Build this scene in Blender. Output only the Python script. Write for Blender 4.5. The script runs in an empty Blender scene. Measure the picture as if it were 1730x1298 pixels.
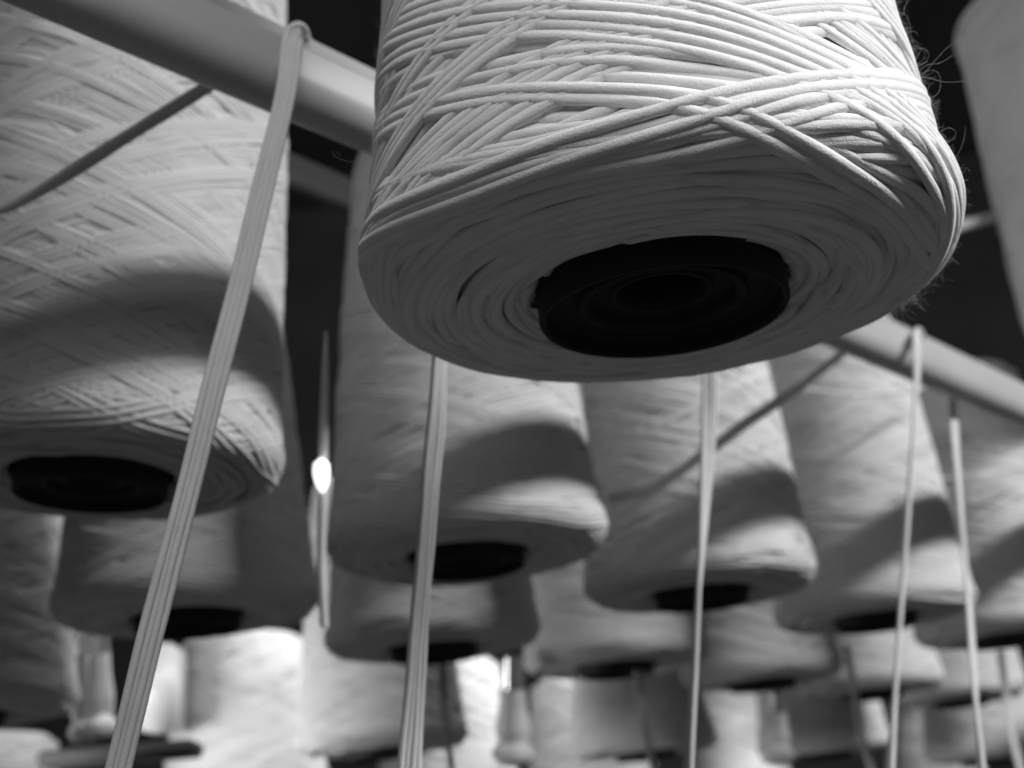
import bpy, math, random
import numpy as np
from mathutils import Vector, Matrix

sc = bpy.context.scene
Z0 = 1.2                                   # height of the lens above the mill floor
PITCH, ROLL, FPX = 0.3305, -0.0818, 2409.5

# ------------------------------------------------------------------ camera
fw = np.array([0, math.cos(PITCH), math.sin(PITCH)])
_r = np.array([1.0, 0, 0]); _u = np.array([0, -math.sin(PITCH), math.cos(PITCH)])
rt = _r * math.cos(ROLL) + _u * math.sin(ROLL)
up = _u * math.cos(ROLL) - _r * math.sin(ROLL)
cd = bpy.data.cameras.new("camera"); cam = bpy.data.objects.new("camera", cd)
sc.collection.objects.link(cam); sc.camera = cam
m = Matrix.Identity(4)
for i in range(3):
    m[i][0], m[i][1], m[i][2] = rt[i], up[i], -fw[i]
m[2][3] = Z0
cam.matrix_world = m
cd.sensor_width = 36.0; cd.lens = FPX / 1730 * 36
cd.clip_start = 0.01; cd.clip_end = 60
cd.dof.use_dof = True; cd.dof.focus_distance = 0.41; cd.dof.aperture_fstop = 11.5
cd.dof.aperture_blades = 6

# ------------------------------------------------------------------ world + lamps
w = bpy.data.worlds.new("World"); sc.world = w; w.use_nodes = True
bg = w.node_tree.nodes["Background"]
bg.inputs[0].default_value = (1, 1, 1, 1); bg.inputs[1].default_value = 0.058
sc.view_settings.view_transform = 'Standard'; sc.view_settings.look = 'None'
sc.view_settings.exposure = 0.0; sc.view_settings.gamma = 1.0
sc.view_settings.use_curve_mapping = False


def area(name, az, el, dist, size, power, target):
    """az: degrees right of the direction from the target back to the viewer"""
    a, e = math.radians(az), math.radians(el)
    d = Vector((math.sin(a) * math.cos(e), -math.cos(a) * math.cos(e), math.sin(e)))
    l = bpy.data.lights.new(name, 'AREA'); l.shape = 'RECTANGLE'
    l.size, l.size_y = size; l.energy = power
    o = bpy.data.objects.new(name, l); sc.collection.objects.link(o)
    t = Vector(target)
    o.location = t + d * dist
    o.rotation_euler = (-d).to_track_quat('-Z', 'Y').to_euler()
    return o


# one long, low strip of window running parallel with the rows of cones
_L = 2.6; _uo = 1.85
strip = bpy.data.lights.new("window_light", 'AREA'); strip.shape = 'RECTANGLE'; strip.size, strip.size_y = 1.9, 0.27; strip.energy = 180
so = bpy.data.objects.new("window_light", strip); col0 = sc.collection; col0.objects.link(so)
_u = Vector((.62, .785, 0)).normalized(); _n = Vector((.785, -.62, 0)).normalized()
so.location = _n * _L + _u * _uo + Vector((0, 0, Z0 + .335 + .588 * (_L + .405)))
_z = (_n + Vector((0, 0, .575))).normalized()              # lamp's +Z points away from the cones
_x = _u; _y = _z.cross(_x)
mm = Matrix((_x, _y, _z)).transposed().to_4x4(); mm.translation = so.location; so.matrix_world = mm

area("front_fill_light", 5, 38, 0.75, (0.35, 0.3), 3.4, (0.053, 0.40, Z0 + 0.22))  # unseen soft lamp, added to lift the near cone's left side


def low_lamp(name, loc, target, size, power, spread):
    l = bpy.data.lights.new(name, 'AREA'); l.shape = 'RECTANGLE'; l.size, l.size_y = size
    l.energy = power; l.spread = math.radians(spread)
    o = bpy.data.objects.new(name, l); sc.collection.objects.link(o); o.location = loc
    o.rotation_euler = (Vector(target) - Vector(loc)).to_track_quat('-Z', 'Y').to_euler()


low_lamp("low_side_fill", (-.82, 1.50, Z0 + .12), (.05, 2.05, Z0 + .06), (.25, .25), 1.5, 85)  # unseen near lamp, added to light the lower cones from the left

low_lamp("upper_side_fill", (-1.0, .25, Z0 + 1.7), (.62, 1.5, Z0 + .75), (.4, .4), .3, 32)  # unseen narrow lamp, added to lift the dim cone at the top right

# unseen strip lamp between the rows, added to brighten the far lower cones
ls = bpy.data.lights.new("far_strip_fill", 'AREA'); ls.shape = 'RECTANGLE'; ls.size, ls.size_y = 2.0, 0.12; ls.energy = 5.5
ls.spread = math.radians(120)
lo = bpy.data.objects.new("far_strip_fill", ls); sc.collection.objects.link(lo)
lo.location = _n * -1.22 + _u * 1.75 + Vector((0, 0, Z0 + .47))
_z = (_n * .62 + Vector((0, 0, .6)) + _u * .25).normalized(); _x = (_u - _z * _u.dot(_z)).normalized(); _y = _z.cross(_x)
mm = Matrix((_x, _y, _z)).transposed().to_4x4(); mm.translation = lo.location; lo.matrix_world = mm

# ------------------------------------------------------------------ helpers
col = sc.collection


def ray(x, y):
    return fw + rt * (x - 865) / FPX - up * (y - 649) / FPX


def at(x, y, depth):
    v = ray(x, y) * depth
    return np.array([v[0], v[1], v[2] + Z0])


def tag(o, label=None, cat=None, group=None, kind=None):
    if label: o["label"] = label
    if cat: o["category"] = cat
    if group: o["group"] = group
    if kind: o["kind"] = kind
    return o


def empty(name, loc):
    o = bpy.data.objects.new(name, None); col.objects.link(o)
    o.location = loc; o.empty_display_size = 0.02
    return o


def link_mesh(name, V, F, mat, parent=None, uv=None, smooth=True):
    """V (n,3) array, F (m,4) or (m,3) int array"""
    me = bpy.data.meshes.new(name)
    V = np.ascontiguousarray(V, dtype=np.float32); F = np.ascontiguousarray(F, dtype=np.int32)
    k = F.shape[1]
    me.vertices.add(len(V)); me.vertices.foreach_set("co", V.ravel())
    me.loops.add(F.size); me.loops.foreach_set("vertex_index", F.ravel())
    me.polygons.add(len(F))
    me.polygons.foreach_set("loop_start", np.arange(0, F.size, k, dtype=np.int32))
    me.polygons.foreach_set("loop_total", np.full(len(F), k, dtype=np.int32))
    if smooth: me.polygons.foreach_set("use_smooth", np.ones(len(F), dtype=bool))
    if uv is not None:
        l = me.uv_layers.new(name="UVMap")
        l.data.foreach_set("uv", np.ascontiguousarray(uv[F.ravel()], dtype=np.float32).ravel())
    me.update(calc_edges=True)
    me.materials.append(mat)
    o = bpy.data.objects.new(name, me); col.objects.link(o)
    if parent is not None: o.parent = parent
    return o


class Tubes:
    """collects swept tubes; every vertex carries uv = (metres along, 0..1 round)"""
    def __init__(s): s.V = []; s.F = []; s.U = []; s.n = 0

    def add(s, C, N, ra, rb, sides, twist=0.0, caps=True, u0=0.0):
        # C centre line (n,3), N reference normals (n,3) ; ra radius across, rb along N
        C = np.asarray(C, float); n = len(C)
        if n < 2: return
        T = np.gradient(C, axis=0); T /= np.linalg.norm(T, axis=1)[:, None] + 1e-12
        B = np.cross(T, N); B /= np.linalg.norm(B, axis=1)[:, None] + 1e-12
        Nn = np.cross(B, T)
        ra = np.broadcast_to(np.asarray(ra, float), (n,)); rb = np.broadcast_to(np.asarray(rb, float), (n,))
        a = np.linspace(0, 2 * np.pi, sides, endpoint=False)
        P = C[:, None, :] + (ra[:, None] * np.cos(a))[:, :, None] * B[:, None, :] \
            + (rb[:, None] * np.sin(a))[:, :, None] * Nn[:, None, :]
        L = np.concatenate([[0], np.cumsum(np.linalg.norm(np.diff(C, axis=0), axis=1))]) + u0
        U = np.stack([np.repeat(L[:, None], sides, 1), np.repeat((a / (2 * np.pi))[None], n, 0)], -1)
        i = np.arange(n - 1)[:, None] * sides; j = np.arange(sides)[None]; j2 = (j + 1) % sides
        F = np.stack([i + j, i + j2, i + sides + j2, i + sides + j], -1).reshape(-1, 4) + s.n
        s.V.append(P.reshape(-1, 3)); s.U.append(U.reshape(-1, 2)); s.F.append(F)
        s.n += n * sides

    def build(s, name, mat, parent=None):
        return link_mesh(name, np.concatenate(s.V), np.concatenate(s.F), mat, parent, np.concatenate(s.U))


def lathe(prof, seg=96, wob=None):
    prof = np.asarray(prof, float)
    a = np.linspace(0, 2 * np.pi, seg, endpoint=False)
    V = np.stack([prof[:, 0:1] * np.cos(a), prof[:, 0:1] * np.sin(a), np.repeat(prof[:, 1:2], seg, 1)], -1)
    n = len(prof)
    i = np.arange(n - 1)[:, None] * seg; j = np.arange(seg)[None]; j2 = (j + 1) % seg
    F = np.stack([i + j, i + j2, i + seg + j2, i + seg + j], -1).reshape(-1, 4)
    return V.reshape(-1, 3), F


def nodes(name):
    mt = bpy.data.materials.new(name); mt.use_nodes = True
    nt = mt.node_tree
    return mt, nt, nt.nodes["Principled BSDF"]


def yarn_mat(name, base, tint_scale=60):
    mt, nt, b = nodes(name)
    b.inputs["Roughness"].default_value = 0.95
    b.inputs["Specular IOR Level"].default_value = 0.15
    b.inputs["Sheen Weight"].default_value = 0.35
    b.inputs["Subsurface Weight"].default_value = 0.25
    b.inputs["Subsurface Radius"].default_value = (1, 1, 1)
    b.inputs["Subsurface Scale"].default_value = 0.0016       # light soaks into the loose wool
    b.inputs["Sheen Roughness"].default_value = 0.6
    uv = nt.nodes.new("ShaderNodeUVMap")
    mp = nt.nodes.new("ShaderNodeMapping"); mp.inputs["Scale"].default_value = (260, 9, 1)
    mp.inputs["Rotation"].default_value = (0, 0, 0.03)
    nt.links.new(uv.outputs[0], mp.inputs[0])
    nz = nt.nodes.new("ShaderNodeTexNoise"); nz.inputs["Scale"].default_value = 1.0
    nz.inputs["Detail"].default_value = 4
    nt.links.new(mp.outputs[0], nz.inputs[0])
    tc = nt.nodes.new("ShaderNodeTexCoord")
    n2 = nt.nodes.new("ShaderNodeTexNoise"); n2.inputs["Scale"].default_value = 1500; n2.inputs["Detail"].default_value = 3
    nt.links.new(tc.outputs["Object"], n2.inputs[0])
    ad = nt.nodes.new("ShaderNodeMath"); ad.operation = 'ADD'
    nt.links.new(nz.outputs[0], ad.inputs[0]); nt.links.new(n2.outputs[0], ad.inputs[1])
    bp = nt.nodes.new("ShaderNodeBump"); bp.inputs["Strength"].default_value = 0.6
    bp.inputs["Distance"].default_value = 0.0004
    nt.links.new(ad.outputs[0], bp.inputs["Height"]); nt.links.new(bp.outputs[0], b.inputs["Normal"])
    # slow uneven tone of the fibre
    n3 = nt.nodes.new("ShaderNodeTexNoise"); n3.inputs["Scale"].default_value = tint_scale; n3.inputs["Detail"].default_value = 2
    nt.links.new(tc.outputs["Object"], n3.inputs[0])
    cr = nt.nodes.new("ShaderNodeValToRGB")
    cr.color_ramp.elements[0].position = 0.3; cr.color_ramp.elements[0].color = (base * .9,) * 3 + (1,)
    cr.color_ramp.elements[1].position = 0.7; cr.color_ramp.elements[1].color = (base,) * 3 + (1,)
    nt.links.new(n3.outputs[0], cr.inputs[0]); nt.links.new(cr.outputs[0], b.inputs["Base Color"])
    return mt


def plain_mat(name, base, rough=0.5, metal=0.0, var=0.15, scale=40, bump=0.0):
    mt, nt, b = nodes(name)
    b.inputs["Roughness"].default_value = rough; b.inputs["Metallic"].default_value = metal
    tc = nt.nodes.new("ShaderNodeTexCoord")
    nz = nt.nodes.new("ShaderNodeTexNoise"); nz.inputs["Scale"].default_value = scale; nz.inputs["Detail"].default_value = 5
    nt.links.new(tc.outputs["Object"], nz.inputs[0])
    cr = nt.nodes.new("ShaderNodeValToRGB")
    cr.color_ramp.elements[0].position = 0.35; cr.color_ramp.elements[0].color = (base * (1 - var),) * 3 + (1,)
    cr.color_ramp.elements[1].position = 0.65; cr.color_ramp.elements[1].color = (base,) * 3 + (1,)
    nt.links.new(nz.outputs[0], cr.inputs[0]); nt.links.new(cr.outputs[0], b.inputs["Base Color"])
    if bump:
        bp = nt.nodes.new("ShaderNodeBump"); bp.inputs["Strength"].default_value = bump; bp.inputs["Distance"].default_value = 0.001
        nt.links.new(nz.outputs[0], bp.inputs["Height"]); nt.links.new(bp.outputs[0], b.inputs["Normal"])
    return mt


M_yarn = yarn_mat("white_wool", 0.84)
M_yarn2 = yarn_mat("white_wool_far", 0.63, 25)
M_yarn3 = yarn_mat("dimmed_white_wool", 0.50, 30)  # same white wool, base darkened to stand in for weaker light
M_thread = yarn_mat("white_wool_strand", 0.62)
M_fuzz = plain_mat("wool_fibre", 0.8, 0.9)
M_core = plain_mat("black_plastic", 0.008, 0.75)
M_core2 = plain_mat("black_plastic_lip", 0.02, 0.35)
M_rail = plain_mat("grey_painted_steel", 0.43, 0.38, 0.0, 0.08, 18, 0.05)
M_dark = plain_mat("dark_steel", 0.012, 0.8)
M_wall = plain_mat("dark_wall", 0.06, 0.9, 0, .5, 1.2)
M_ceramic = plain_mat("white_ceramic", 0.7, 0.15)
M_pale = plain_mat("pale_painted_metal", 0.65, 0.35, 0, .1, 10)
M_steel = plain_mat("polished_steel", 0.75, 0.22, 0.9, .1, 30)


# ------------------------------------------------------------------ wound yarn package
def cone_profile(R, taper, length, r_hole, fil, flare=0.004):
    """polyline from the hole edge, along the underside, round the rim, up the side; z up, base plane z=0"""
    pts = []
    for r in np.linspace(r_hole, R - fil, 40):
        t = (r - r_hole) / (R - fil - r_hole)
        pts.append((r, 0.0025 * math.sin(t * math.pi) * -1.0))
    for a in np.linspace(-90, 0, 12)[1:]:
        a = math.radians(a)
        pts.append((R - fil + fil * math.cos(a), fil + fil * math.sin(a)))
    for z in np.linspace(fil, length - 0.012, 90)[1:]:
        q = (z - fil) / length
        pts.append((R - taper * (z - fil) - flare * (1 - math.exp(-(z - fil) / 0.03)) + 0.006 * math.sin(math.pi * q) * .5, z))
    rt_, zt_ = pts[-1]
    for a in np.linspace(0, 90, 8)[1:]:
        a = math.radians(a)
        pts.append((rt_ - 0.012 + 0.012 * math.cos(a), zt_ + 0.012 * math.sin(a)))
    pts.append((0.02, length))
    return np.array(pts)


def wind(seed, R=0.1, taper=0.11, length=0.32, r_hole=0.043, fil=0.011, yr=0.0013,
         passes=110, plies=2, nth=220, sides=8, alpha=17, under=150, tight=0.35, zmax=None):
    rng = np.random.default_rng(seed)
    prof = cone_profile(R - 0.0030 - yr, taper, length, r_hole, fil)
    seg = np.linalg.norm(np.diff(prof, axis=0), axis=1); S = np.concatenate([[0], np.cumsum(seg)])
    tot = S[-1]
    tng = np.gradient(prof, S, axis=0); tng /= np.linalg.norm(tng, axis=1)[:, None]
    nr = tng[:, 1]; nz = -tng[:, 0]                           # outward normal
    i_rim = 39 + 6
    s_rim = S[i_rim]; s_top = S[-9]
    ds = 0.00045; NS = int(tot / ds) + 8; NT = 1100
    H = np.zeros((NT, NS), dtype=np.float32)

    def surf(th, s, h):
        r = np.interp(s, S, prof[:, 0]); z = np.interp(s, S, prof[:, 1])
        a = np.interp(s, S, nr); b = np.interp(s, S, nz)
        P = np.stack([(r + h * a) * np.cos(th), (r + h * a) * np.sin(th), z + h * b], -1)
        N = np.stack([a * np.cos(th), a * np.sin(th), b], -1)
        return P, N

    strands = []; level = [0.0]

    def lay(th, s, push):
        """rest one strand on what already lies there, then add it to the relief"""
        ok = (s > 0.0005) & (s < tot - 0.004)
        s = np.clip(s, 0.0006, tot - 0.0045)
        ti = (th / (2 * np.pi) * NT).astype(int) % NT
        si = np.clip((s / ds).astype(int), 3, NS - 4)
        foot = np.stack([H[ti, si + k] for k in (-2, -1, 0, 1, 2)], 0)
        c = 0.55 * foot.max(0) + 0.45 * foot.mean(0)
        k = max(4, int(nth * .028))                         # a taut strand bridges the dips
        pad = np.pad(c, k, mode='edge')
        mx = np.max(np.stack([pad[i:i + len(c)] for i in range(k - 1, k + 2)], 0), 0)
        c = mx * (1 - push) + c * push
        lev = level[0]
        c = lev + (yr * 1.5) * np.tanh((c + yr * tight - lev) / (yr * 1.5))   # wool packs down
        for _ in range(2):
            pad = np.pad(c, k, mode='edge')
            ker = np.hanning(2 * k + 3)[1:-1]; ker /= ker.sum()
            c = np.convolve(pad, ker, mode='valid')
        P, N = surf(th, s, c)
        L = np.linalg.norm(np.diff(P, axis=0), axis=1).mean()
        hw = int(yr * 1.2 / ds) + 1
        r = np.interp(s, S, prof[:, 0])
        # slope of the path tells how wide its footprint is measured along s
        dsdl = np.abs(np.gradient(s)) / (np.hypot(np.gradient(s), r * np.gradient(th)) + 1e-9)
        cosx = np.sqrt(np.clip(1 - dsdl ** 2, 0.2, 1))
        for q in range(-hw, hw + 1):
            d = q * ds * cosx / (yr * 1.15)
            hh = c + yr * 0.85 * np.sqrt(np.clip(1 - d * d, 0, 1))
            m_ = np.abs(d) < 1
            np.maximum.at(H, (ti[m_], np.clip(si[m_] + q, 0, NS - 1)), hh[m_])
            np.maximum.at(H, ((ti[m_] + 1) % NT, np.clip(si[m_] + q, 0, NS - 1)), hh[m_])
        m2 = len(c) // 2; e_ = np.minimum(np.arange(len(c)), np.arange(len(c))[::-1])
        if push > .5: c = c - yr * 2.2 * np.clip(1 - e_ / 7, 0, 1)
        strands.append((th, s, c, ok))

    # underside: concentric, slightly wandering turns left by the winding
    for i in range(under):
        level[0] = 0.0022 * i / under + rng.normal(0, .0006)
        s0 = rng.uniform(0.001, s_rim - 0.002); arc = rng.uniform(1.2, 4.2); t0 = rng.uniform(0, 2 * np.pi)
        n = max(20, int(arc / (2 * np.pi) * nth * .7)); u = np.linspace(0, 1, n)
        r0 = np.interp(s0, S, prof[:, 0])
        s = s0 + rng.normal(0, 0.0035) * (u - .5) * 2 + 0.0006 * np.sin(u * rng.uniform(4, 14) + rng.uniform(0, 6)) \
            + rng.choice([-1, 1]) * 0.004 * np.abs(u - .5) ** 2 * 4
        lay(t0 + u * arc, s, 0.8)
    # side: crossing helices; every ribbon comes down, turns at the rim and climbs back
    th = rng.uniform(0, 6.28)
    npairs = passes // 2
    for p in range(npairs):
        level[0] = 0.0030 * p / npairs + rng.normal(0, .0003)
        low = s_rim + rng.choice([-1, 1], p=[.4, .6]) * rng.gamma(1.5, 0.0030)
        rm = R - taper * length / 2
        parts = []
        for sg in (-1, 1):
            a = math.radians(alpha + rng.normal(0, 2.6))
            dth = (s_top - low) / math.tan(a) / rm
            n = int(abs(dth) / (2 * np.pi) * nth) + 8
            x = np.linspace(0, 1, n); e = rng.uniform(.05, .13)
            y = np.where(x < e, x * x / (2 * e), x - e / 2); y = y / y[-1]
            parts.append((x * dth, low + (s_top - low) * y, 1 / math.cos(a)))
        d_, u_ = parts
        tt = th + np.concatenate([-d_[0][::-1], u_[0][1:]]) ; ss = np.concatenate([d_[1][::-1], u_[1][1:]])
        q = np.arange(len(ss)) / nth * 2 * np.pi * rm               # metres along
        wob = sum(A * np.sin(q * f_ + rng.uniform(0, 6)) for A, f_ in
                  ((.0011, rng.uniform(8, 16)), (.0005, rng.uniform(30, 60)), (.00022, rng.uniform(90, 160))))
        npl = plies if rng.random() < .6 else max(1, plies + rng.choice([-1, 1]))
        for k in range(npl):
            off = (k - (npl - 1) / 2) * yr * 2.1
            spread = 1 + 0.16 * np.sin(q * rng.uniform(8, 30) + rng.uniform(0, 6)) + .1 * (rng.random() - .3)
            lay(tt, ss + wob + off * spread, 0.0)
        th = rng.uniform(0, 2 * np.pi)

    T = Tubes()
    for th_, s, c, ok in strands:
        ti = (th_ / (2 * np.pi) * NT).astype(int) % NT; si = np.clip((s / ds).astype(int), 3, NS - 4)
        top = c + yr * 0.85
        vis = np.zeros(len(s), bool)
        for q in (-3, -2, 0, 2, 3):
            vis |= top + yr * .9 > H[ti, si + q]
        vis &= ok
        if zmax is not None: pass
        v = np.convolve(vis.astype(int), np.ones(7), mode='same') > 0
        v &= ok
        idx = np.flatnonzero(v)
        if len(idx) < 3: continue
        P, N = surf(th_, s, c)
        u0 = rng.uniform(0, 50)
        for run in np.split(idx, np.flatnonzero(np.diff(idx) > 1) + 1):
            if len(run) > 2:
                g = yr * (1 + 0.07 * np.sin(np.linspace(0, len(run) * .11, len(run)) + u0))
                T.add(P[run], N[run], g * 1.16, g * 0.84, sides, u0=u0)
    # bed the strands lie on
    bed = prof.copy()
    V, F = lathe(bed, 160)
    sidx = np.repeat(S, 160); tth = np.tile(np.linspace(0, 2 * np.pi, 160, endpoint=False), len(S))
    ti = (tth / (2 * np.pi) * NT).astype(int) % NT; si = np.clip((sidx / ds).astype(int), 0, NS - 1)
    hsm = np.stack([H[(ti + q) % NT, np.clip(si + r_, 0, NS - 1)] for q in (-4, 0, 4) for r_ in (-5, 0, 5)], 0).min(0)
    hh = np.clip(hsm - yr * .8, 0, 1)
    hh[sidx < 0.003] = 0
    P, _ = surf(tth, sidx, hh)
    T.V.append(P); T.F.append(F + T.n); T.U.append(np.stack([sidx, tth], -1)); T.n += len(P)
    return T, (prof, S, nr, nz, H, ds, NT, surf)


def core_meshes(r_hole, length, r_top):
    """black core: skirt just inside the yarn, recessed collar with a smaller bore"""
    r = r_hole - 0.0008
    pr = [(r, 0.03), (r, -0.0115), (r - .0006, -.0125), (r - .0018, -.0125), (r - .0024, -.0115), (r - .0028, -.0065), (r - .0045, -.0055),
          (r - .013, -.0055), (r - .0138, -.0075), (r - .0155, -.0078), (r - .017, -.0065), (r - .0178, -.003), (r - .0245, -.003), (r - .0252, -.0045), (r - .0265, -.0045), (r - .027, .06), (r - .028, length * .9)]
    prof = []
    for a, b in zip(pr[:-1], pr[1:]):
        for t in (0, .12, .5, .88): prof.append((a[0] + (b[0] - a[0]) * t, a[1] + (b[1] - a[1]) * t))
    prof.append(pr[-1])
    return lathe(prof, 96)


def nose_mesh(length):
    return lathe([(0.021, length - .02), (0.0215, length + .012), (0.0205, length + .0135), (0.017, length + .0135), (0.0165, length - .02)], 64)


def make_cone(name, T, r_hole, length, mat, label, group):
    root = empty(name, (0, 0, 0)); tag(root, label, "yarn cone", group)
    T.build("yarn_winding", mat, root)
    V, F = core_meshes(r_hole, length, .03); link_mesh("core_tube", V, F, M_core, root)
    V, F = nose_mesh(length); link_mesh("core_nose", V, F, M_core2, root)
    return root


def copy_cone(src, label, group):
    r = src.copy(); col.objects.link(r); r["label"] = label; r["group"] = group
    for ch in list(src.children):
        c = ch.copy(); col.objects.link(c); c.parent = r
    return r


def place(o, x, y, z, yaw=0, tiltx=0, tilty=0, scale=1):
    o.location = (x, y, z + Z0)
    o.rotation_euler = (math.radians(tiltx), math.radians(tilty), math.radians(yaw)); o.scale = (scale,) * 3


G_HANG = "white yarn cones hanging in rows from the creel"
G_LOW = "white yarn cones on the lower level of the creel"

# ---- the near cone, sharp
TH, info = wind(12, taper=0.115, passes=136, plies=2, nth=300, sides=8, under=150, alpha=19, yr=.00178)
hero = make_cone("yarn_cone", TH, 0.043, 0.32, M_yarn,
                 "large sharp white yarn cone nearest the lens, seen from below, its crossed strands brightly lit", G_HANG)
place(hero, 0.053, 0.448, 0.1862, yaw=20)


def fuzz(seed, info, n_short, clusters, longs):
    """stray wool fibres: short ones all over, tufts at the rim and a few long curls; cone's own space"""
    prof, S, nr, nz, H, ds, NT, surf = info
    rng = np.random.default_rng(seed); T = Tubes()
    s_rim = S[45]

    def fibre(th, s, L, r, curl, lift):
        n = 5 if L < .005 else 10 if L < .02 else 40
        si = int(s / ds); h = H[int(th / (2 * np.pi) * NT) % NT, min(si, H.shape[1] - 1)]
        P, N = surf(np.array([th]), np.array([s]), np.array([h - .0002])); P = P[0]; N = N[0]
        tan = np.cross(N, [0, 0, 1.0]); tan /= np.linalg.norm(tan) + 1e-9
        d = N * lift + tan * rng.normal(0, 1) + np.array([0, 0, 1.0]) * rng.normal(0, .5); d /= np.linalg.norm(d)
        pts = [P]; step = L / n; cv = rng.normal(0, 1, 3)
        for i in range(n - 1):
            cv = cv * .85 + rng.normal(0, .6, 3)
            d = d + cv * curl; d /= np.linalg.norm(d); pts.append(pts[-1] + d * step)
        T.add(np.array(pts), np.repeat([[.3, .5, .81]], n, 0), np.linspace(r, r * .5, n), np.linspace(r, r * .5, n), 3)

    for i in range(n_short):
        fibre(rng.uniform(0, 6.28), rng.uniform(.004, s_rim + .12), rng.uniform(.0008, .0038) * rng.choice([1, 1, 1, 1.8]), 1.25e-5, .2, .9)
    for (th, s, sp, n, L) in clusters:
        for i in range(n):
            fibre(th + rng.normal(0, sp * 8), s + rng.normal(0, sp), rng.uniform(.3, 1) * L, 2.2e-5, .2, 1.0)
    for (th, s, L) in longs: fibre(th, s, L, 2.6e-5, .16, 2.2)
    return T


YAW = math.radians(20)
FT = fuzz(3, info, 22000,
          [(.34 - YAW, 0.055, .0045, 170, .012), (.10 - YAW, 0.061, .005, 80, .009), (-.15 - YAW, .066, .006, 50, .006),
           (.45 - YAW, .050, .004, 60, .009), (-.30 - YAW, .085, .009, 40, .006), (-.34 - YAW, .105, .008, 22, .009)],
          [(-.34 - YAW, .098, .055), (-.33 - YAW, .100, .046), (-.32 - YAW, .102, .040), (-.34 - YAW, .103, .034),
           (-.36 - YAW, .122, .030), (-.34 - YAW, .125, .024), (-.3 - YAW, .08, .022), (-.2 - YAW, .072, .018), (-.35 - YAW, .09, .026),
           (.2 - YAW, .060, .018), (.3 - YAW, .056, .02), (-2.9 - YAW, .10, .05), (-2.85 - YAW, .09, .03)])
fo = FT.build("stray_fibres", M_fuzz, hero); tag(fo, kind="stuff")

# ---- the blurred ones share two wound meshes
TA, _ = wind(11, taper=0.085, passes=190, plies=2, nth=200, sides=6, under=90, alpha=20, tight=.3)
TC, _ = wind(31, taper=0.03, passes=250, plies=3, nth=200, sides=6, under=110, alpha=21, tight=.2, yr=.0013)
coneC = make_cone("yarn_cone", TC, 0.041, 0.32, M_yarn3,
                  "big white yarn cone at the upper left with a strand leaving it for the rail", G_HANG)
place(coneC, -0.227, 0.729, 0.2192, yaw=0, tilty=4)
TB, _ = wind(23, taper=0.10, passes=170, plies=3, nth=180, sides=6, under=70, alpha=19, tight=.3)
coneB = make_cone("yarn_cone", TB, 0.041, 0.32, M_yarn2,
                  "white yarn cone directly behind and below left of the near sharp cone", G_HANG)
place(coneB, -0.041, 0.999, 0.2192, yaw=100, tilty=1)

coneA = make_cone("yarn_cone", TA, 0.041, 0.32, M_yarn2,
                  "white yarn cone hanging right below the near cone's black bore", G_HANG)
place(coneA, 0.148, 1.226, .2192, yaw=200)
C_ROW = [
         (0.347, 1.450, .2192, 310, "B", "white yarn cone under the right stretch of rail, crossed by the left of two strands"),
         (0.545, 1.675, .2192, 80, "A", "white yarn cone at the right edge whose pale round top shows above the rail")]
D_ROW = [(-0.261, 1.080, .2066, 10, "B", "shaded white yarn cone hanging just below the big cone at the left"),
         (-0.092, 1.327, .2066, 150, "A", "shaded white yarn cone low behind the second cone of the front row"),
         (0.088, 1.558, .2066, 250, "B", "shaded white yarn cone low between the two middle taut strands"),
         (0.281, 1.812, .2066, 20, "A", "far shaded white yarn cone just right of the middle strand, near the bottom"),
         (0.470, 2.050, .2066, 130, "B", "far shaded white yarn cone under the front row's fourth cone"),
         (0.660, 2.290, .2066, 220, "A", "farthest shaded white yarn cone in the bottom right corner")]
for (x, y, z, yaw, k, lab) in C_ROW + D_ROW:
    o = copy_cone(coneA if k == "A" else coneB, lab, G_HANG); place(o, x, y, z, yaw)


def by_px(cx, width_px, ybase, bottom=True):
    """depth from the apparent width of a 0.2 m base"""
    d = 0.2 * FPX / width_px
    v = at(cx, ybase, d)
    return v[0], v[1], v[2] - Z0


# lower level, in front: shaded cones
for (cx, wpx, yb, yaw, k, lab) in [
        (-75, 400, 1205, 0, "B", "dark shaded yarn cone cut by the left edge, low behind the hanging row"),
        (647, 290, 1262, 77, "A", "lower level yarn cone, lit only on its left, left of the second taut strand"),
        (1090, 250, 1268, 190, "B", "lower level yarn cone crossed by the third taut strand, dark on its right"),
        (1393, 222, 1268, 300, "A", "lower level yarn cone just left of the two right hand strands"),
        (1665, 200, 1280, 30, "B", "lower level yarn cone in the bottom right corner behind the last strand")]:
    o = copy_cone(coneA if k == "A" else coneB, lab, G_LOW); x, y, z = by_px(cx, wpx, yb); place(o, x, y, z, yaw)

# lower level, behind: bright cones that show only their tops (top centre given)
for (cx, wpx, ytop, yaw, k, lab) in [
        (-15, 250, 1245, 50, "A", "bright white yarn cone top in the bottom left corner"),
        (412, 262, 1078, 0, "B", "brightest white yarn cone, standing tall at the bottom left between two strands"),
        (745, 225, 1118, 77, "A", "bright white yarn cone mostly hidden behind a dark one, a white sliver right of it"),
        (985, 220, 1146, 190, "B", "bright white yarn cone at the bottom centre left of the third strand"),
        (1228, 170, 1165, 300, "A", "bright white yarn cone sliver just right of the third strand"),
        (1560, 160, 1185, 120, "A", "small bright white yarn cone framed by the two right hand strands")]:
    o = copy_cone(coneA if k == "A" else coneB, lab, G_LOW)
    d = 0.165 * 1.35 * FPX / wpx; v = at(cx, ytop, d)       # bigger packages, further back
    place(o, v[0], v[1], v[2] - Z0 - .32 * 1.35, yaw, scale=1.35)

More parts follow.
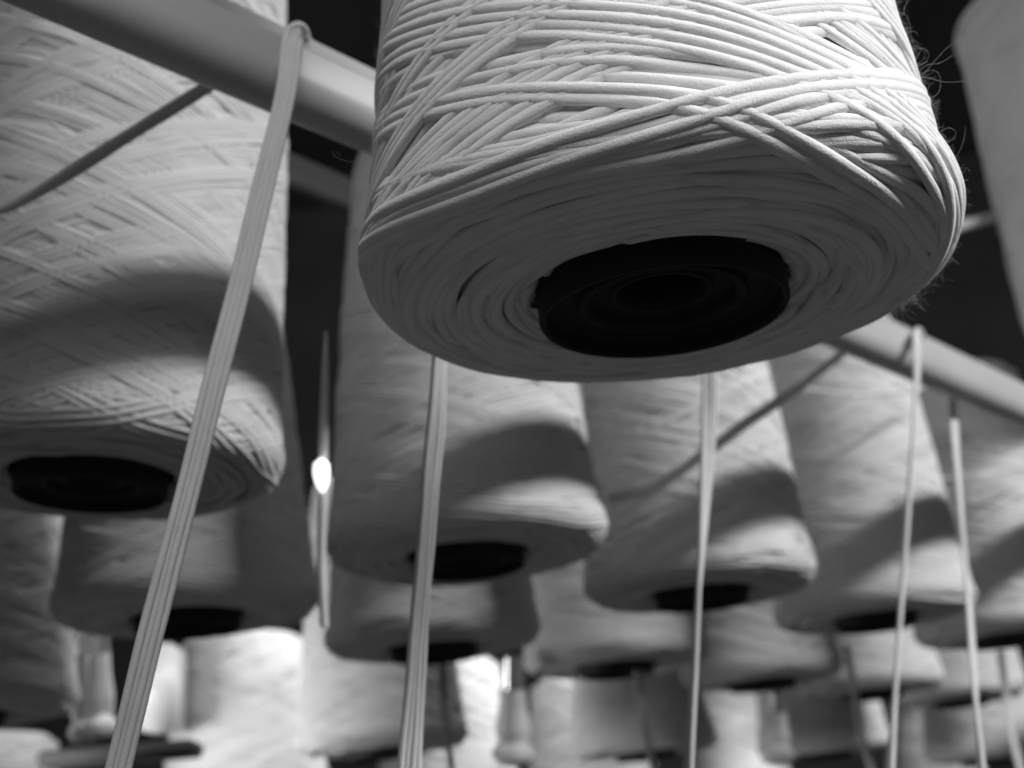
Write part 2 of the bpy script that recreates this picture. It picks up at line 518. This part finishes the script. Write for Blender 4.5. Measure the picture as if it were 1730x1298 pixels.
# dim cone at the right edge, narrow end down
o = copy_cone(coneB, "dim blurred yarn cone hanging narrow end down at the top right edge", G_HANG)
v = at(1800, 30, 1.75); place(o, v[0], v[1], v[2] - Z0, 0, 180, 5, scale=1.3)

# ------------------------------------------------------------------ rails
U = np.array([.62, .785, 0]); U = U / np.linalg.norm(U); NV = np.array([.785, -.62, 0])


def rail(name, n, z0, z1, dep, a, b, mat, label, slope=0.0, bev=.006, lip=True, rise=.018):
    """box section rail along the row; front face faces the rows' near side"""
    root = empty(name, tuple(U * a + NV * n + np.array([0, 0, z0 + Z0]))); tag(root, label, "rail")
    def sweep(pr, nm):
        k = len(pr); V = []
        L = b - a
        ts = np.linspace(0, L, 24)
        for t in ts:
            for (p, q) in pr: V.append(U * t + NV * p + np.array([0, 0, q + slope * t]))
        F = []
        for i in range(len(ts) - 1):
            for j in range(k): F.append([i * k + j, i * k + (j + 1) % k, (i + 1) * k + (j + 1) % k, (i + 1) * k + j])
        V = np.array(V); V0 = len(V)
        me = link_mesh(nm, V, np.array(F), mat, root)
        return me
    h = z1 - z0; pr = []
    def arc(cx, cy, r, a0, a1):
        for q in np.linspace(a0, a1, 7):
            q = math.radians(q); pr.append((cx + r * math.cos(q), cy + r * math.sin(q)))
    rb = min(.013, h * .46)
    arc(-rb, rb, rb, 0, -90); arc(-dep + bev, bev, bev, -90, -180); arc(-dep + .003, h + rise - .003, .003, 180, 90); pr.append((-dep + .007, h + rise - .001)); pr.append((-.008, h)); arc(-.003, h - .003, .003, 90, 0)
    sweep(pr, "rail_body")
    if lip:
        pr = []
        arc(0.0035, h - .0035, .0018, 0, -90); pr.append((-.001, h - .0053)); pr.append((-.001, h + .001)); arc(0.0033, h - .001, .002, 90, 0)
        sweep(pr, "rail_lip")
    return root


rail("steel_rail", -.395, .3073, .3358, .022, -0.1, 2.6, M_rail, "grey painted steel rail running from the top left behind the near cone", slope=.028, lip=False)
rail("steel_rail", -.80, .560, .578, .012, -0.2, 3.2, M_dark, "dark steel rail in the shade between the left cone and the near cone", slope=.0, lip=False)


# ------------------------------------------------------------------ taut strands
def strand(name, pts, label, plies=4, w0=.0026, twist=1.5, mat=M_thread, seed=0, parent=None, phase=0.0, n=160, pr=.0014):
    """pts: (px, py, depth) control points; a flat ribbon of plies that turns over itself"""
    rng = np.random.default_rng(seed)
    K = np.array([at(*p) for p in pts]); 
    t = np.concatenate([[0], np.cumsum(np.linalg.norm(np.diff(K, axis=0), axis=1))]); t /= t[-1]
    q = np.linspace(0, 1, n)
    # Catmull-Rom like smooth interpolation by smoothing the polyline
    C = np.stack([np.interp(q, t, K[:, i]) for i in range(3)], -1)
    for _ in range(6):
        C[1:-1] = .25 * C[:-2] + .5 * C[1:-1] + .25 * C[2:]
    T_ = np.gradient(C, axis=0); T_ /= np.linalg.norm(T_, axis=1)[:, None]
    view = C - np.array([0, 0, Z0]); view /= np.linalg.norm(view, axis=1)[:, None]
    side = np.cross(T_, view); side /= np.linalg.norm(side, axis=1)[:, None]
    nor = np.cross(side, T_)
    ang = phase + twist * q + .25 * np.sin(q * 9 + seed)
    tb = Tubes()
    for k in range(plies):
        o = (k - (plies - 1) / 2) * w0 * .78
        a = ang
        wob = .0002 * np.sin(q * rng.uniform(20, 40) + rng.uniform(0, 6))
        D = side * np.cos(a)[:, None] + nor * np.sin(a)[:, None]
        tb.add(C + D * (o + wob)[:, None] + nor * (.00035 * (k % 2)), nor, pr, pr * .95, 8, u0=rng.uniform(0, 20))
    ob = tb.build(name, mat)
    tag(ob, label, "yarn strand", "taut yarn strands running down from the rail")
    return ob


strand("yarn_strand", [(520, 110, .68), (512, 72, .655), (505, 52, .625), (498, 58, .604), (492, 75, .597), (486, 140, .588), (470, 215, .58), (400, 500, .54), (330, 780, .50), (250, 1090, .46), (195, 1320, .44), (150, 1500, .42)],
       "broad ribbed strand hanging over the rail's upper left and down to the bottom", twist=.25, plies=4, seed=1)
strand("yarn_strand", [(750, 480, .65), (744, 590, .62), (738, 700, .605), (722, 880, .585), (706, 1080, .56), (692, 1298, .535), (684, 1450, .52)],
       "taut strand dropping from behind the near cone, left of its black bore", twist=-1.2, phase=1.2, plies=4, seed=2)
strand("yarn_strand", [(1202, 520, .84), (1200, 640, .80), (1194, 800, .77), (1180, 1000, .735), (1172, 1150, .71), (1163, 1300, .68), (1155, 1450, .66)],
       "taut strand dropping from behind the near cone, right below its bore", twist=3.0, phase=-.4, plies=4, seed=3)
strand("yarn_strand", [(1560, 600, 1.16), (1552, 560, 1.12), (1548, 572, 1.07), (1549, 640, 1.05), (1538, 800, 1.0), (1524, 1000, .93), (1510, 1200, .86), (1502, 1320, .80), (1497, 1420, .78)],
       "taut strand hanging over the rail's right stretch, left of the last two", twist=1.3, phase=.9, plies=4, seed=4)
strand("yarn_strand", [(1606, 640, 1.24), (1610, 700, 1.20), (1622, 850, 1.12), (1637, 1020, 1.0), (1648, 1180, .88), (1660, 1320, .80), (1668, 1430, .76)],
       "taut strand nearest the right edge, leaning outward to the bottom", twist=1.1, phase=.8, plies=4, seed=5)
for (x0, y0, x1, y1, d, sd, lab) in [(742, 1090, 762, 1320, 1.35, 7, "thin far strand slanting down right, beside the second taut strand at the bottom"),
                                     (1070, 1120, 1106, 1320, 1.5, 8, "thin far strand slanting down right at the bottom centre"),
                                     (1430, 1150, 1478, 1320, 1.7, 9, "thin far strand slanting down right, left of the last two strands"),
                                     (1690, 1160, 1728, 1320, 1.7, 10, "thin far strand slanting down right in the bottom right corner")]:
    strand("yarn_strand", [(x0, y0 - 60, d + .05), ((x0 + x1) / 2, (y0 + y1) / 2, d), (x1 + 6, y1 + 20, d - .04)], lab, plies=4, seed=sd, phase=.3, twist=.5)
strand("yarn_strand", [(-60, 375, .645), (20, 350, .640), (90, 310, .638), (200, 240, .636), (345, 150, .640), (490, 62, .62)],
       "shaded strand leaving the big left cone and rising right behind the rail", twist=1.3, phase=-1.35, plies=3, seed=11)
strand("yarn_strand", [(1030, 842, 1.065), (1090, 832, 1.068), (1150, 795, 1.070), (1260, 715, 1.068), (1350, 655, 1.068), (1425, 595, 1.06)],
       "shaded strand rising right from the cone below the near cone's bore", twist=.4, phase=.3, plies=4, seed=12)
strand("yarn_strand", [(1340, 655, 1.37), (1440, 668, 1.36), (1540, 662, 1.38), (1600, 640, 1.42)],
       "shaded strand lying level across the cone under the right hand stretch of rail", twist=.3, phase=1.0, plies=2, seed=13)
strand("yarn_strand", [(1590, 810, 1.6), (1650, 805, 1.58), (1760, 785, 1.6)],
       "shaded strand crossing the cone at the right edge below the rail", twist=.3, phase=1.0, plies=2, seed=14)

# ------------------------------------------------------------------ rod with a bead between the left cones
root = empty("guide_rod", tuple(at(545, 1000, .80))); tag(root, "slim polished upright rod with a small glint-painted white bead, right of the big left cone", "guide rod")
def local_tube(name, pts, r, mat, parent, sides=16):
    C = np.array([at(*p) for p in pts]) - np.array(parent.location)
    q = np.linspace(0, 1, 40); t = np.linspace(0, 1, len(C))
    P = np.stack([np.interp(q, t, C[:, i]) for i in range(3)], -1)
    T = Tubes(); rr = np.interp(q, np.linspace(0, 1, len(r)), r) if hasattr(r, '__len__') else r
    T.add(P, np.repeat([[1.0, .1, 0]], 40, 0), rr, rr, sides)
    return T.build(name, mat, parent)
local_tube("rod", [(551, 560, .80), (546, 780, .80), (542, 960, .80), (548, 1060, .80)], [.0004, .002, .0026, .0026, .0026, .0026, .0026, .0026, .0024], M_pale, root)
M_glint, _nt, _b = nodes("bead_glint"); _b.inputs["Base Color"].default_value = (.85, .85, .85, 1)  # emission stands in for the bright glint on the bead
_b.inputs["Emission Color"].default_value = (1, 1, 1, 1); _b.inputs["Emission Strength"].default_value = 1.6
local_tube("bead", [(543, 775, .795), (543, 800, .795), (545, 832, .795)], [.001, .0042, .0045, .0045, .004, .003, .001], M_glint, root)

root = empty("creel_peg", tuple(at(1700, 362, 1.42))); tag(root, "dim blurred peg sticking out left of the cone at the top right edge", "peg")
local_tube("shaft", [(1590, 391, 1.6), (1760, 345, 1.78)], .0065, M_rail, root)

# ------------------------------------------------------------------ lower rack: posts with eyelets, pale box, shelf
def guide_post(cx, y0, y1, d, rpx, label):
    root = empty("thread_guide", tuple(at(cx, y1, d))); tag(root, label, "thread guide", "glossy thread guides on the lower rack")
    s = d / FPX
    local_tube("post", [(cx, y0, d), (cx, y1, d)], rpx * s, M_steel, root)
    local_tube("sleeve", [(cx - rpx * .1, y0 + (y1 - y0) * .35, d), (cx, y1, d)], [rpx * s * 1.2, rpx * s * 1.35, rpx * s * 1.7, rpx * s * 1.5], M_pale, root)
    local_tube("eyelet", [(cx, y1 - 10, d - .01), (cx, y1 + 26, d - .01)], [rpx * s * .4, rpx * s * 1.9, rpx * s * 2.1, rpx * s * 1.6], M_ceramic, root)
    return root
guide_post(140, 1040, 1225, 1.4, 12, "pale thread guide at the bottom left, leftmost of the guides")
guide_post(170, 1040, 1215, 1.38, 14, "glossy thread guide with a bright foot right of the leftmost guide")
guide_post(868, 1110, 1262, 1.48, 18, "glossy thread guide with a bright foot at the bottom centre")
guide_post(1312, 1170, 1262, 1.9, 14, "small thread guide behind the lower cone left of the right hand strands")

def box_thing(name, cx, cy, w, h, d, dep, mat, label, cat):
    c = at(cx, cy, d); s = d / FPX
    hw, hh = w * s / 2, h * s / 2
    b = .004
    V = []; F = []
    xs = [(-hw, -hh), (hw, -hh), (hw, hh), (-hw, hh)]
    import bmesh
    bm = bmesh.new(); bmesh.ops.create_cube(bm, size=1)
    for v in bm.verts: v.co = Vector((v.co.x * 2 * hw, v.co.y * dep, v.co.z * 2 * hh))
    bmesh.ops.bevel(bm, geom=bm.edges[:], offset=min(b, hh * .4), segments=3, affect='EDGES')
    me = bpy.data.meshes.new(name); bm.to_mesh(me); bm.free(); me.materials.append(mat)
    for p in me.polygons: p.use_smooth = True
    o = bpy.data.objects.new(name, me); col.objects.link(o); o.location = tuple(c); tag(o, label, cat)
    return o
box_thing("yarn_box", 275, 1165, 58, 140, 1.9, .08, M_pale, "pale upright box on the lower rack left of the brightest cone", "box")
box_thing("rack_shelf", 205, 1275, 260, 26, 1.65, .06, M_dark, "dark shelf edge of the lower rack at the bottom left", "shelf")

# ------------------------------------------------------------------ the room beyond
def sheet(name, P, mat):
    return link_mesh(name, np.array(P, float), np.array([[0, 1, 2, 3]]), mat, smooth=False)
wl = sheet("wall", [(-9, 8, 0), (9, 8, 0), (9, 8, 5.2), (-9, 8, 5.2)], M_wall); tag(wl, kind="structure")
cl = sheet("ceiling", [(-9, -6, 5.2), (-9, 8, 5.2), (9, 8, 5.2), (9, -6, 5.2)], M_wall); tag(cl, kind="structure")
